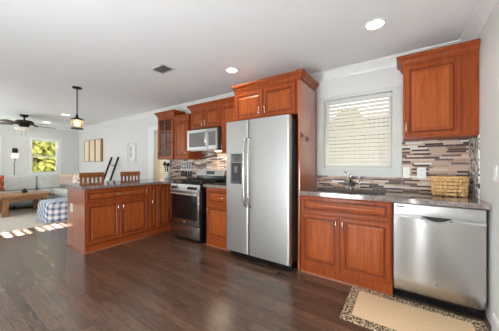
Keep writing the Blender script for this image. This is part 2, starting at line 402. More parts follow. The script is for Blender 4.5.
def window(name, fr, a0, a1, z0, z1, cw, cmat='trim'):
    """casing, jamb lining, sashes, one pane each"""
    r = bpy.data.objects.new(name, None); C.objects.link(r); r.location = fr.p((a0 + a1) / 2, z0, 0); r['kind'] = 'structure'
    L, Rr, Tp, Bt = cw
    b = B()
    for (p, q, s, t) in ((a0 - L, a0, z0 - Bt, z1 + Tp), (a1, a1 + Rr, z0 - Bt, z1 + Tp), (a0, a1, z1, z1 + Tp), (a0, a1, z0 - Bt, z0)):
        v = [fr.p(x, z, h) for h in (0.001, .016) for x, z in ((p, s), (q, s), (q, t), (p, t))]
        b.quads(v, [(0, 1, 2, 3), (7, 6, 5, 4), (0, 4, 5, 1), (1, 5, 6, 2), (2, 6, 7, 3), (3, 7, 4, 0)])
    b.build('casing', M[cmat], r)
    b = B(); w = .035; zm = (z0 + z1) / 2
    for (s, t, h) in ((z0, zm + .02, -.10), (zm - .02, z1, -.125)):
        for (p, q, e, f) in ((a0, a0 + w, s, t), (a1 - w, a1, s, t), (a0 + w, a1 - w, s, s + w), (a0 + w, a1 - w, t - w, t)):
            v = [fr.p(x, z, k) for k in (h, h + .022) for x, z in ((p, e), (q, e), (q, f), (p, f))]
            b.quads(v, [(0, 1, 2, 3), (7, 6, 5, 4), (0, 4, 5, 1), (1, 5, 6, 2), (2, 6, 7, 3), (3, 7, 4, 0)])
    b.build('sash', M['trim'], r)
    for (s, t, h) in ((z0, zm, -.089), (zm, z1, -.114)):
        b = B(); b.quads([fr.p(a0 + w, s + .02, h), fr.p(a1 - w, s + .02, h), fr.p(a1 - w, t - .02, h), fr.p(a0 + w, t - .02, h)], [(0, 1, 2, 3)])
        b.build('pane', M['glass'], r)
    return r
window('window_1', FN, SINK[0] - XW, SINK[1] - XW, SINK[2], SINK[3], (.095, .094, .045, .10), 'casing')
window('window_2', FN, DIN[0] - XW, DIN[1] - XW, DIN[2], DIN[3], (.22, .08, .09, .0))
window('window_3', FW, FAR[0] - YS, FAR[1] - YS, FAR[2], FAR[3], (.06, .085, .06, .07))
window('window_4', FW, FAR2[0] - YS, FAR2[1] - YS, FAR2[2], FAR2[3], (.08, .08, .075, .075))
window('window_5', FS, XE - SUNW[1], XE - SUNW[0], SUNW[2], SUNW[3], (.07, .07, .07, .07))  # unseen window, assumed from the sun stripes on the floor
struct('kitchen_light_panel', B().box(-2.05, .3, YS + .002, YS + .03, .1, 2.12, .006), M['trim'])  # blank panel for an assumed window, backing the kitchen light and added fills
struct('fridge_fill_panel', B().box(-5.25, -3.05, YS + .002, YS + .03, .4, 2.0, .006), M['trim'])  # made-up panel backing the added fridge fill
struct('living_fill_panel', B().box(-8.9, -6.9, YS + .002, YS + .03, .7, 2.1, .006), M['trim'])  # made-up blank panel behind the added living-side ceiling light

def blind(fr, a0, a1, z0, z1, h, label, mat, pitch=.047, w=.05, tilt=38, rail=True, wand=True):
    r = thing('window_blind', fr.p((a0 + a1) / 2, z0, h), label, 'blind')
    b = B()
    def bx(bb, p, q, s, t, k0, k1):
        v = [fr.p(x, z, k) for k in (k0, k1) for x, z in ((p, s), (q, s), (q, t), (p, t))]
        bb.quads(v, [(0, 1, 2, 3), (7, 6, 5, 4), (0, 4, 5, 1), (1, 5, 6, 2), (2, 6, 7, 3), (3, 7, 4, 0)])
    bx(b, a0, a1, z1 - .05, z1, h - .03, h + .012); b.build('headrail', M['casing'], r)
    b = B(); z = z0 + .05; c, s = math.cos(R(tilt)), math.sin(R(tilt))
    while z < z1 - .06:
        for e in (1,):
            v = []
            for (k, q) in ((-w / 2, 0), (0, .004), (w / 2, 0)):
                v += [fr.p(a0 + .004, z - k * s + q, h - .01 + k * c), fr.p(a1 - .004, z - k * s + q, h - .01 + k * c)]
            v += [x - Vector((0, 0, .0028)) for x in v]
            b.quads(v, [(0, 1, 3, 2), (2, 3, 5, 4), (6, 8, 9, 7), (8, 10, 11, 9), (0, 6, 7, 1), (4, 5, 11, 10), (0, 2, 8, 6), (2, 4, 10, 8), (1, 7, 9, 3), (3, 9, 11, 5)])
        z += pitch
    b.build('slats', mat, r)
    b = B(); bx(b, a0 + .004, a1 - .004, z0, z0 + .028, h - .035, h + .015); b.build('bottom_rail', M['casing'], r)
    for t in (.14, .86):
        B().tube([fr.p(a0 + (a1 - a0) * t, z1 - .02, h + .016), fr.p(a0 + (a1 - a0) * t, z0 + .02, h + .016)], .0022, 6).build('ladder_cord', M['trim'], r)
    if wand: B().tube([fr.p(a0 + .04, z1 - .05, h + .02), fr.p(a0 + .04, z1 - .55, h + .024)], .004, 6).build('tilt_wand', M['trim'], r)
    return r
blind(FN, SINK[0] - XW + .005, SINK[1] - XW - .005, SINK[2] + .004, SINK[3] - .003, -.028, 'cream slatted blind in the window above the kitchen sink', M['slat'], tilt=57)
blind(FN, DIN[0] - XW + .005, DIN[1] - XW - .005, DIN[2] + .004, DIN[3] - .003, -.028, 'warm yellow slatted blind in the window beside the glass-door cabinet', M['slatwarm'], wand=False, tilt=50)
blind(FS, XE - SUNW[1] + .005, XE - SUNW[0] - .005, SUNW[2] + .004, SUNW[3] - .003, -.03, 'open slatted blind that throws the sun stripes on the floor', M['trim'], pitch=.068, w=.056, tilt=0, wand=False)

# backsplash tile, on the walls
bs = B(); bs.box(-.955, -.003, -.011, -.0005, .9145, 1.064); bs.box(-.001, XE - .0005, -.011, -.0005, .9145, 1.475)
struct('trim_2', bs, M['mosaic'])['label'] = 'beige, brown and white strip mosaic backsplash behind the sink and basket'
bs = B(); bs.box(-4.15, -1.945, -.011, -.0005, .9145, 1.46); bs.box(-3.15, -2.1, -.011, -.0005, 1.46, 1.55)
struct('trim_3', bs, M['mosaic'])['label'] = 'beige and brown strip mosaic backsplash behind the range'
struct('trim_4', B().box(XE - .011, XE - .0005, -.345, -.012, .9145, 1.464), M['pebble'])['label'] = 'grey and white pebble mosaic on the side wall by the basket'

# ------------------------------------------------------------------ kitchen cabinets
FY = Fr((0, -.61, 0), (1, 0, 0))          # base fronts of the sink wall
def base_north(x0, x1, label, doors, drawers, shoe=True, top=.873, body=None):
    r = thing('base_cabinet', ((x0 + x1) / 2, -.3, 0), label, 'cabinet')
    b = B()
    if body is None: b.box(x0, x1, -.61, -.012, .095, top, .002)
    else:
        for q in ((x0, x0 + .018, -.588, -.012, .095, top), (x1 - .018, x1, -.588, -.012, .095, top), (x0, x1, -.61, -.588, .095, top), (x0 + .018, x1 - .018, -.588, -.012, .095, .113)): b.box(*q)
    b.build('carcass', M['wood'], r)
    B().box(x0, x1, -.612, -.05, 0, .094).build('base_board', M['wood'], r)
    if shoe: B().sweep([(x0 + .002, -.612, 0), (x1 - .002, -.612, 0)], [(0, 0), (.014, 0), (.012, .012), (0, .02)]).build('shoe_moulding', M['shoe'], r)
    for d in doors: door(r, FY, *d)
    for d in drawers: door(r, FY, *d, name='drawer_front', fw=.04, vertical=False)
    return r
base_north(-.953, -.074, 'cherry sink base cabinet with two doors between fridge and dishwasher',
           [(-.945, -.532, .108, .668, -.562, .59), (-.526, -.084, .108, .668, -.496, .59)], [(-.945, -.084, .684, .856, None, None)], body=1)
base_north(-2.445, -1.95, 'narrow cherry base cabinet with one drawer between range and fridge',
           [(-2.425, -1.97, .112, .60, -2.388, .52)], [(-2.425, -1.97, .635, .835, -2.13, .735)])

def upper(x0, x1, z0, z1, d, label, doors, ct=.085, returns='LR', stile=None, glassdoor=False):
    r = thing('upper_cabinet', ((x0 + x1) / 2, -d / 2, z0), label, 'cabinet')
    fr = Fr((0, -d, 0), (1, 0, 0))
    if not glassdoor: B().box(x0, x1, -d, -.001, z0, z1, .0015).build('carcass', M['wood'], r)
    path = []
    if 'L' in returns: path.append((x0, -.088, z1 - .005))
    path += [(x0, -d, z1 - .005), (x1, -d, z1 - .005)]
    if 'R' in returns: path.append((x1, -.088, z1 - .005))
    B().sweep(path, [(a, u * ct / .085) for a, u in CROWN]).build('crown', M['wood'], r)
    B().box(x0 + .004, x1 - .004, -d + .002, -.09, z1, z1 + ct - .012).build('top_board', M['wood'], r)
    for dd in doors: door(r, fr, *dd)
    if stile: B().box(stile[0], stile[1], -d - .004, -d, z0, z1 - .01).build('filler_strip', M['wood'], r)
    return r, fr
upper(.008, .5485, 1.467, 2.200, .325, 'cherry upper cabinet with one raised-panel door above the basket', [(.018, .440, 1.478, 2.185, .032, 1.57)], returns='L', stile=(.444, .5485))
upper(-3.565, -3.172, 1.31, 2.035, .325, 'cherry upper cabinet with one solid door beside the glass-door cabinet', [(-3.555, -3.185, 1.325, 2.02, -3.215, 1.42)], returns='R')
upper(-3.115, -2.405, 1.835, 2.165, .325, 'short cherry upper cabinet with two doors above the microwave', [(-3.10, -2.765, 1.85, 2.15, -2.79, 1.91), (-2.755, -2.42, 1.85, 2.15, -2.73, 1.91)], returns='L')
upper(-2.400, -1.935, 1.40, 2.165, .325, 'cherry upper cabinet between the microwave and the fridge', [(-2.385, -1.95, 1.415, 2.15, -2.35, 1.50)], returns='')
rr, fr = upper(-1.915, -.9865, 1.80, 2.195, .60, 'deep cherry cabinet with two doors above the fridge', [(-1.895, -1.455, 1.81, 2.165, -1.495, 1.89), (-1.445, -1.02, 1.81, 2.165, -1.41, 1.89)], returns='', stile=(-1.015, -.988))
# end panel with its own crown return
r = thing('fridge_end_panel', (-.972, -.31, 0), 'tall glossy cherry end panel between the fridge and the sink cabinet', 'panel')
B().box(-.985, -.960, -.62, -.018, 0, 2.195, .002).build('board', M['woodgloss'], r)
B().sweep([(-.9855, -.62, 2.190), (-.960, -.62, 2.190), (-.960, -.088, 2.190)], CROWN).build('crown', M['wood'], r)

# glass-door cabinet
r, fr = upper(-4.095, -3.59, 1.31, 2.165, .325, 'tall cherry cabinet with a divided glass door beside the yellow blind', [], returns='LR', glassdoor=True)
b = B(); b.box(-4.095, -4.077, -.325, -.018, 1.31, 2.165); b.box(-3.608, -3.59, -.325, -.018, 1.31, 2.165)
b.box(-4.077, -3.608, -.325, -.018, 1.31, 1.33); b.box(-4.077, -3.608, -.325, -.018, 2.145, 2.165); b.box(-4.077, -3.608, -.028, -.018, 1.33, 2.145)
b.build('carcass', M['wood'], r)
for z in (1.60, 1.87): B().box(-4.076, -3.609, -.30, -.029, z, z + .016).build('shelf', M['woodin'], r)
b = B(); rings(b, fr, -4.085, -3.60, 1.32, 2.15, [(0, 0), (0, .018), (.003, .02), (.05, .02), (.058, .012), (.058, 0)], hole=True, back=False)
d = b.build('door', M['wood'], r)
b = B(); b.box(-3.851, -3.833, -.343, -.328, 1.376, 2.094)
for z in (1.615, 1.855): b.box(-4.03, -3.655, -.343, -.328, z - .009, z + .009)
b.build('glazing_bars', M['wood'], d)
B().quads([(-4.03, -.332, 1.376), (-3.655, -.332, 1.376), (-3.655, -.332, 2.094), (-4.03, -.332, 2.094)], [(0, 1, 2, 3)]).build('glass_pane', M['cabglass'], d)
pull(fr, -4.055, 1.40, .10, True, d)
# peninsula
FP = Fr((-3.57, 0, 0), (0, 1, 0))
r = thing('peninsula_cabinet', (-3.9, -1.3, 0), 'cherry peninsula base cabinet with one wide drawer over two doors', 'cabinet')
B().box(-4.17, -3.57, -1.786, -.86, .088, .873, .002).build('carcass', M['wood'], r)
B().box(-4.182, -3.55, -1.796, -1.787, .0, .873).build('end_panel', M['woodgloss'], r, label='plain glossy end panel')
B().box(-4.168, -3.545, -1.786, -.86, 0, .087).build('base_board', M['wood'], r)
B().sweep([(-4.18, -1.797, 0), (-3.543, -1.797, 0), (-3.543, -.862, 0)], [(0, 0), (.018, 0), (.016, .012), (.003, .018), (0, .02)]).build('shoe_moulding', M['shoe'], r)
door(r, FP, -1.775, -1.338, .10, .662, -1.37, .56); door(r, FP, -1.328, -.875, .10, .662, -1.296, .56)
door(r, FP, -1.775, -.875, .68, .845, -1.33, .765, vertical=False, name='drawer_front', fw=.04)
r = thing('corner_cabinet', (-3.9, -.43, 0), 'cherry corner base cabinet with two narrow full-height doors beside the range', 'cabinet')
B().box(-4.17, -3.57, -.857, -.012, .088, .873, .002).build('carcass', M['wood'], r)
B().box(-4.168, -3.545, -.857, -.44, 0, .087).build('base_board', M['wood'], r)
B().box(-3.569, -3.235, -.44, -.012, .0, .873, .002).build('side_filler', M['wood'], r)
door(r, FP, -.84, -.675, .10, .845, -.818, .56, fw=.042); door(r, FP, -.665, -.47, .10, .845, None, None, fw=.042)

# worktops
def worktop(poly, label, h=None):
    b = B(); b.prism(poly, .8755, .914)
    bmesh.ops.bevel(b.bm, geom=[e for e in b.bm.edges if abs(e.verts[0].co.z - e.verts[1].co.z) < 1e-6], offset=.006, segments=2, affect='EDGES')
    return single('countertop', b, M['granite'], label, 'countertop')
worktop([(-4.36, -1.84), (-3.515, -1.84), (-3.515, -.65), (-3.225, -.65), (-3.225, -.013), (-4.40, -.013)], 'speckled granite countertop on the peninsula, running to the range')
worktop([(-2.478, -.65), (-1.948, -.65), (-1.948, -.013), (-2.478, -.013)], 'small granite countertop between the range and the fridge')
b = B()
cx0, cx1, cy0, cy1 = -.86, -.14, -.56, -.16
X0, X1, Y0, Y1 = -.957, XE - .0015, -.668, -.013
o4 = [(X0, Y0), (X1, Y0), (X1, Y1), (X0, Y1)]; i4 = [(cx0, cy0), (cx1, cy0), (cx1, cy1), (cx0, cy1)]
v = [(x, y, z) for z in (.8755, .914) for q in (o4, i4) for x, y in q]
fs = []
for j in range(4):
    k = (j + 1) % 4
    fs += [(8 + j, 8 + k, 12 + k, 12 + j), (j, 4 + j, 4 + k, k), (j, k, 8 + k, 8 + j), (4 + j, 12 + j, 12 + k, 4 + k)]
b.quads(v, fs)
single('countertop', b, M['granite'], 'long granite countertop around the sink and over the dishwasher', 'countertop')
# sink
r = thing('kitchen_sink', (-.5, -.36, .70), 'stainless undermount sink set in the long granite countertop', 'sink')
b = B(); e = .002
for k, (x0, x1, y0, y1) in enumerate(((cx0 + e, cx1 - e, cy0 + e, cy1 - e),)):
    vs_ = [(x0, y0, .895), (x1, y0, .895), (x1, y1, .895), (x0, y1, .895), (x0 + .02, y0 + .02, .70), (x1 - .02, y0 + .02, .70), (x1 - .02, y1 - .02, .70), (x0 + .02, y1 - .02, .70)]
    b.quads(vs_, [(0, 1, 5, 4), (1, 2, 6, 5), (2, 3, 7, 6), (3, 0, 4, 7), (4, 5, 6, 7)])
b.build('basin', M['display'], r)
B().lathe([(0, .702), (.04, .702), (.042, .706), (.03, .706), (.028, .7035), (0, .7035)], -.5, -.36).build('drain', M['chrome'], r)
r = thing('faucet', (-.52, -.095, .914), 'chrome single-lever faucet behind the sink under the window', 'faucet')
B().lathe([(0, .9145), (.03, .9145), (.03, .922), (.022, .93), (0, .93)], -.52, -.095).build('base', M['chrome'], r)
B().lathe([(0, .93), (.021, .93), (.019, 1.03), (.022, 1.05), (.02, 1.075), (0, 1.08)], -.52, -.095, 16).build('body', M['chrome'], r)
B().tube([(-.52, -.11, 1.02), (-.52, -.15, 1.055), (-.52, -.21, 1.07), (-.52, -.27, 1.06), (-.52, -.30, 1.03)], [.013, .013, .012, .012, .013], 10).build('spout', M['chrome'], r)
B().tube([(-.522, -.095, 1.075), (-.545, -.098, 1.10), (-.59, -.10, 1.122)], [.008, .007, .008], 8).build('lever', M['chrome'], r)
r = thing('soap_dispenser', (-.42, -.09, .914), 'small white soap pump beside the faucet', 'soap dispenser')
B().lathe([(0, .9145), (.018, .9145), (.018, .93), (.008, .94), (.008, 1.04), (0, 1.04)], -.42, -.09, 14).build('stem', M['chrome'], r)
B().tube([(-.42, -.085, 1.055), (-.42, -.11, 1.062), (-.42, -.15, 1.056)], [.013, .013, .010], 10).build('pump_head', M['white'], r)

# ------------------------------------------------------------------ dishwasher
r = thing('dishwasher', (.233, -.35, 0), 'stainless dishwasher with a pocket handle under the long countertop', 'dishwasher')
B().box(-.066, .532, -.585, -.03, .10, .865).build('tub', M['black'], r)
b = B(); n = 24; x0, x1 = -.062, .526; vs_, fs = [], []
zs = [.100, .106, .20, .40, .60, .742, .746]
def bow(x, z): t = (x - x0) / (x1 - x0); return -.640 - .006 * math.sin(math.pi * t) * (1 if z > .12 else .9)
for z in zs:
    for i in range(n + 1): x = x0 + (x1 - x0) * i / n; vs_.append((x, bow(x, z) + (.006 if z in (.100,) else 0), z))
for j in range(len(zs) - 1):
    for i in range(n): a = j * (n + 1) + i; fs.append((a, a + 1, a + n + 2, a + n + 1))
k0 = len(vs_); vs_ += [(x0, -.59, .10), (x1, -.59, .10), (x1, -.59, .746), (x0, -.59, .746)]
b.quads(vs_, fs, 0, True)
b.box(x0, x1, -.637, -.588, .101, .745)
d = b.build('door_panel', M['steelv'], r)
b = B(); b.box(x0, x1, -.648, -.588, .765, .866, .004); b.box(x0, .135, -.648, -.588, .748, .764); b.box(.335, x1, -.648, -.588, .748, .764)
b.build('control_strip', M['steel'], r)
B().tube([(.135 + .2 * t, -.646 - .004 * math.sin(math.pi * t), .772 - .042 * math.sin(math.pi * t) ** .8) for t in [i / 16 for i in range(17)]], .006, 8).build('handle_lip', M['steel'], r)
b = B(); pts = [(.14 + .19 * t, .770 - .036 * math.sin(math.pi * t) ** .8) for t in [i / 16 for i in range(17)]]
vs_ = [(x, -.6515, z) for x, z in pts] + [(x, -.6515, .774) for x, z in pts]
b.quads(vs_ + [(x, y + .004, z) for x, y, z in vs_], [(i, i + 1, 18 + i, 17 + i) for i in range(16)] + [(34 + i, 34 + 17 + i, 34 + 18 + i, 35 + i) for i in range(16)])
b.build('handle_pocket', M['blackm'], r)
B().lathe([(0, 0), (.012, 0), (.012, .002), (.009, .002), (.009, .003), (0, .003)], 0, 0, 20).bm.free()
def badge(parent, x, y, z, rad):
    b = B(); n = 22
    b.tube([(x, y, z), (x, y - .003, z)], rad, n); o = b.build('badge', M['whiteplastic'], parent)
    b = B(); b.tube([(x, y - .003, z), (x, y - .004, z)], rad * .72, n); b.build('badge_centre', M['darkgrey'], o); return o
badge(r, .231, -.649, .222, .0125)
B().box(-.052, .015, -.6495, -.648, .835, .848).build('brand_strip', M['darkgrey'], r)
B().box(-.066, .53, -.565, -.05, .0, .098).build('toe_kick', M['black'], r)

# ------------------------------------------------------------------ fridge
r = thing('refrigerator', (-1.48, -.4, 0), 'tall stainless side-by-side refrigerator with a water dispenser', 'refrigerator')
B().box(-1.925, -1.027, -.695, -.03, .09, 1.745, .006).build('cabinet_body', M['darkgrey'], r)
B().box(-1.92, -1.03, -.70, -.05, .022, .088, .004).build('base_grille', M['black'], r)
def fdoor(x0, x1, hx, name):
    b = B(); prof = []
    n = 10
    for i in range(n + 1):
        t = i / n; x = x0 + (x1 - x0) * t
        e = min(t, 1 - t) * (x1 - x0); rr_ = .022
        y = -.766 + (rr_ - math.sqrt(max(0, rr_ ** 2 - (rr_ - e) ** 2)) if e < rr_ else 0)
        prof.append((x, y))
    prof = [(x0, -.702)] + [(x0, -.744), (x0 + .003, -.756), (x0 + .010, -.763), (x0 + .022, -.766), (x1 - .022, -.766), (x1 - .010, -.763), (x1 - .003, -.756), (x1, -.744)] + [(x1, -.702)]
    b.prism(prof, .095, 1.765)
    d = b.build(name, M['steel'], r)
    z = [.69, .705, .74, .85, 1.11, 1.37, 1.48, 1.515, 1.53]; h = [.0, .03, .045, .056, .062, .056, .045, .03, .0]
    B().tube([(hx, -.764 - q, a) for a, q in zip(z, h)], [.015, .016, .015, .014, .014, .014, .015, .016, .015], 12).build('handle', M['nickel'], d)
    return d
d = fdoor(-1.932, -1.573, -1.602, 'freezer_door'); fdoor(-1.566, -1.022, -1.537, 'fridge_door')
b = B(); F2 = Fr((0, -.767, 0), (1, 0, 0))
rings(b, F2, -1.848, -1.665, .964, 1.350, [(0, -.002), (0, .005), (.008, .007), (.012, .005), (.012, .001)], hole=True, back=False)
dp = b.build('dispenser', M['display'], d)
B().box(-1.836, -1.677, -.7705, -.767, .976, 1.235).build('recess', M['blackglass'], dp)
B().box(-1.836, -1.677, -.7735, -.767, 1.24, 1.338, .001).build('control_panel', M['greyglass'], dp)
B().box(-1.79, -1.72, -.775, -.7736, 1.275, 1.308).build('display', M['blackglass'], dp)
B().box(-1.785, -1.73, -.782, -.7706, 1.10, 1.19, .004).build('paddle', M['display'], dp)
B().box(-1.83, -1.683, -.781, -.7706, .978, .995, .003).build('drip_tray', M['display'], dp)
for x in (-1.86, -1.10): B().box(x - .05, x + .05, -.75, -.62, 1.7455, 1.772, .006).build('hinge_cover', M['darkgrey'], r)
for x in (-1.88, -1.07): B().tube([(x, -.66, .001), (x, -.66, .022)], .022, 12).build('foot', M['black'], r)

# ------------------------------------------------------------------ range
RX0, RX1 = -3.213, -2.53
r = thing('gas_range', (-2.85, -.36, 0), 'stainless gas range with black oven window between the peninsula and fridge', 'stove')
B().box(RX0, RX1, -.632, -.03, .04, .895, .003).build('body', M['black'], r)
b = B(); b.box(RX0, RX1, -.66, -.105, .8955, .915, .005); b.build('cooktop', M['black'], r)
b = B()
FRg = Fr((0, -.66, 0), (1, 0, 0))
v = [(RX0, -.633, .79), (RX1, -.633, .79), (RX1, -.633, .893), (RX0, -.633, .893), (RX0, -.684, .792), (RX1, -.684, .792), (RX1, -.665, .893), (RX0, -.665, .893)]
b.quads(v, [(3, 2, 1, 0), (4, 5, 6, 7), (0, 1, 5, 4), (1, 2, 6, 5), (2, 3, 7, 6), (3, 0, 4, 7)])
cpn = b.build('control_panel', M['steel'], r)
for x in (-3.14, -3.07, -2.75, -2.68, -2.61):
    B().tube([(x, -.673, .845), (x, -.690, .842), (x, -.712, .838)], [.024, .022, .019], 16).build('knob', M['black'], cpn)
b = B(); b.box(RX0 + .003, RX1 - .003, -.68, -.634, .26, .785, .004)
d = b.build('oven_door', M['rangesteel'], r)
B().box(RX0 + .045, RX1 - .045, -.683, -.6802, .345, .722, .001).build('oven_window', M['black'], d)
B().tube([(RX0 + .03, -.68, .748), (RX0 + .035, -.722, .748), (RX0 + .07, -.732, .748), (-2.87, -.736, .748), (RX1 - .07, -.732, .748), (RX1 - .035, -.722, .748), (RX1 - .03, -.68, .748)], [.011, .013, .014, .014, .014, .013, .011], 10).build('handle', M['nickel'], d)
badge(d, -2.87, -.681, .30, .012)
b = B(); b.box(RX0 + .003, RX1 - .003, -.678, -.634, .045, .25, .004); d = b.build('drawer', M['rangesteel'], r)
n = 16; vs_ = []
for i in range(n + 1):
    t = i / n; x = RX0 + .01 + (RX1 - RX0 - .02) * t; vs_.append((x, -.6795, .243 - .022 * math.sin(math.pi * t)))
B().tube(vs_, .0045, 6).build('drawer_lip', M['blackm'], d)
for x in (RX0 + .04, RX1 - .04):
    for y in (-.58, -.1): B().tube([(x, y, 0), (x, y, .04)], .018, 10).build('foot', M['black'], r)
for k, gx in enumerate((RX0 + .115, -2.8715, RX1 - .115)):
    b = B(); w = .098
    for y in (-.615, -.375, -.135): b.box(gx - w, gx + w, y - .006, y + .006, .944, .957, .002)
    for x in (gx - w, gx - w / 2.6, gx + w / 2.6, gx + w): b.box(x - .006, x + .006, -.62, -.13, .944, .957, .002)
    for x in (gx - w, gx + w):
        for y in (-.615, -.135): b.box(x - .007, x + .007, y - .007, y + .007, .9152, .946)
    b.build('burner_grate', M['iron'], r)
    for y in (-.50, -.25):
        B().lathe([(0, .9152), (.045, .9152), (.042, .926), (.03, .928), (.03, .936), (0, .937)], gx, y, 18).build('burner', M['iron'], r)
b = B(); b.box(RX0, RX1, -.10, -.03, .8955, 1.01, .004); b.build('backguard_base', M['black'], r)
b = B(); v = [(RX0, -.115, 1.012), (RX1, -.115, 1.012), (RX1, -.085, 1.115), (RX0, -.085, 1.115), (RX0, -.03, 1.012), (RX1, -.03, 1.012), (RX1, -.03, 1.115), (RX0, -.03, 1.115)]
b.quads(v, [(0, 1, 2, 3), (7, 6, 5, 4), (0, 4, 5, 1), (1, 5, 6, 2), (2, 6, 7, 3), (3, 7, 4, 0)])
d = b.build('backguard', M['steel'], r)
b = B(); v = [(-2.96, -.1115, 1.032), (-2.76, -.1115, 1.032), (-2.76, -.093, 1.095), (-2.96, -.093, 1.095)]; b.quads(v + [(x, y + .002, z) for x, y, z in v], [(0, 1, 2, 3), (7, 6, 5, 4)]); b.build('clock_display', M['blueglow'], d)

# microwave
r = thing('microwave', (-2.76, -.2, 1.45), 'stainless over-the-range microwave with grey window below the short cabinet', 'microwave')
MX0, MX1 = -3.11, -2.41
B().box(MX0, MX1, -.385, -.012, 1.45, 1.80, .004).build('body', M['darkgrey'], r)
b = B(); rings(b, Fr((0, -.386, 0), (1, 0, 0)), MX0 + .002, -2.615, 1.455, 1.798, [(0, 0), (0, .032), (.004, .036), (.05, .036), (.053, .03), (.053, 0)], hole=True, back=False)
d = b.build('door', M['steel'], r)
B().box(MX0 + .05, -2.665, -.414, -.388, 1.505, 1.748).build('window', M['greyglass'], d)
B().tube([(-2.637, -.42, 1.50), (-2.637, -.448, 1.515), (-2.637, -.455, 1.62), (-2.637, -.448, 1.735), (-2.637, -.42, 1.75)], .010, 10).build('handle', M['nickel'], d)
B().box(-2.612, MX1 - .002, -.42, -.386, 1.455, 1.798, .004).build('control_panel', M['steel'], r)
B().box(-2.588, MX1 - .025, -.4225, -.4203, 1.52, 1.745).build('keypad', M['greyglass'], r)
B().box(MX0 + .05, MX1 - .05, -.37, -.06, 1.444, 1.4498).build('vent_screen', M['nickel'], r)
b = B().box(-2.66, -2.50, -.20, -.12, 1.439, 1.4435); b.build('cooktop_light', M['bulb'], r, label='warm lit lamp lens under the microwave')
l = bpy.data.lights.new('cooktop_lamp', 'AREA'); l.size = .12; l.energy = 2.2; l.color = (1, .82, .6)
lo = bpy.data.objects.new('cooktop_lamp', l); C.objects.link(lo); lo.location = (-2.55, -.16, 1.435)

# ------------------------------------------------------------------ things on the worktops and walls
r = thing('utensil_crock', (-4.05, -.15, .914), 'white crock of black kitchen utensils in the worktop corner', 'crock')
B().lathe([(0, .9145), (.058, .9145), (.062, .95), (.062, 1.07), (.056, 1.07), (.054, .93), (0, .93)], -4.05, -.15, 24).build('jar', M['white'], r)
for k, (dx, dy, L) in enumerate(((-.09, 0, .16), (-.03, -.03, .19), (.02, .01, .17), (.05, -.02, .14), (-.05, .03, .15))):
    p0 = Vector((-4.05 + dx * .2, -.15 + dy * .3, .95)); p1 = Vector((-4.05 + dx, -.15 + dy, 1.03 + L))
    b = B(); b.tube([p0, p1], .006, 8); q = p1 + (p1 - p0).normalized() * .03
    b.tube([p1, p1 + (q - p1) * .2, q, q + (q - p1) * .5], [.008, .026, .03, .012], 10); b.build('utensil', M['blackm'], r)
r = thing('magnetic_knife_strip', (-3.6, -.02, 1.12), 'dark magnetic knife strip on the tile beside the range', 'knife rack')
B().box(-3.78, -3.42, -.027, -.0115, 1.13, 1.165, .003).build('strip', M['blackm'], r)
for k in range(5):
    x = -3.745 + k * .072; h = .10 + .02 * ((k * 3) % 4)
    r = thing('kitchen_knife', (x, -.03, .97), ('first', 'second', 'third', 'fourth', 'fifth')[k] + ' knife from the peninsula end of the dark wall strip', 'knife', 'knives on the magnetic strip')
    b = B(); v = [(x - .014, -.0295, 1.085), (x + .014, -.0295, 1.085), (x + .016, -.0295, 1.13 + h), (x + .004, -.0295, 1.16 + h), (x - .012, -.0295, 1.11 + h)]
    nn = len(v); b.quads(v + [(a, y + .0018, z) for a, y, z in v], [tuple(range(nn)), tuple(range(2 * nn - 1, nn - 1, -1))] + [(i, (i + 1) % nn, nn + (i + 1) % nn, nn + i) for i in range(nn)])
    b.build('blade', M['steel'], r)
    B().box(x - .012, x + .012, -.036, -.020, .975, 1.085, .004).build('handle', M['blackm'], r)

# basket
r = thing('wicker_basket', (.375, -.225, .914), 'honey-coloured woven wicker basket on the countertop end', 'basket')
def loop(z, grow, n=64):
    a, c = .118 + grow, .078 + grow * .7; pts = []
    for k in range(n):
        t = 2 * math.pi * k / n; ct, st = math.cos(t), math.sin(t); e = .58
        pts.append(Vector((.366 + a * math.copysign(abs(ct) ** e, ct), -.225 + c * math.copysign(abs(st) ** e, st), z)))
    return pts
ns = 26; n = 208
b = B(); rows = 5
for i in range(rows):
    z0 = .923 + i * .0325; vs_, fs = [], []
    lo_, hi_ = loop(z0, .012 * i / rows, n), loop(z0 + .0265, .012 * (i + 1) / rows, n)
    for k in range(n):
        w = .0085 * math.cos(math.pi * k / 8 + math.pi * i)
        for P in (lo_, hi_):
            d = Vector((P[k].x - .366, (P[k].y + .225) * 1.3, 0)).normalized()
            vs_ += [P[k] + d * (w + .0018), P[k] + d * (w - .0018)]
    for k in range(n):
        a, c = 4 * k, 4 * ((k + 1) % n); fs += [(a, c, c + 2, a + 2), (a + 1, a + 3, c + 3, c + 1), (a + 2, c + 2, c + 3, a + 3), (a, a + 1, c + 1, c)]
    b.quads(vs_, fs, 0, True)
b.build('weave', M['wicker'], r)
b = B(); lo_, hi_ = loop(.918, 0, ns), loop(1.086, .012, ns)
for k in range(ns): b.tube([lo_[k], hi_[k]], .005, 8)
b.build('stakes', M['wicker'], r)
P = loop(1.090, .0135, 48); b = B(); b.tube(P + [P[0]], .0085, 8); b.build('rim', M['wicker'], r)
P = loop(.9155, -.004, 48); b = B(); b.prism([(p.x, p.y) for p in P], .915, .921); b.build('bottom', M['wickershade'], r)
lo_, hi_ = loop(.922, -.014, 48), loop(1.078, -.003, 48); b = B()
b.quads(lo_ + hi_, [(k, (k + 1) % 48, 48 + (k + 1) % 48, 48 + k) for k in range(48)], 0, True); b.build('lining', M['wickershade'], r)  # dark sheet behind the weave, coloured as the shaded inside

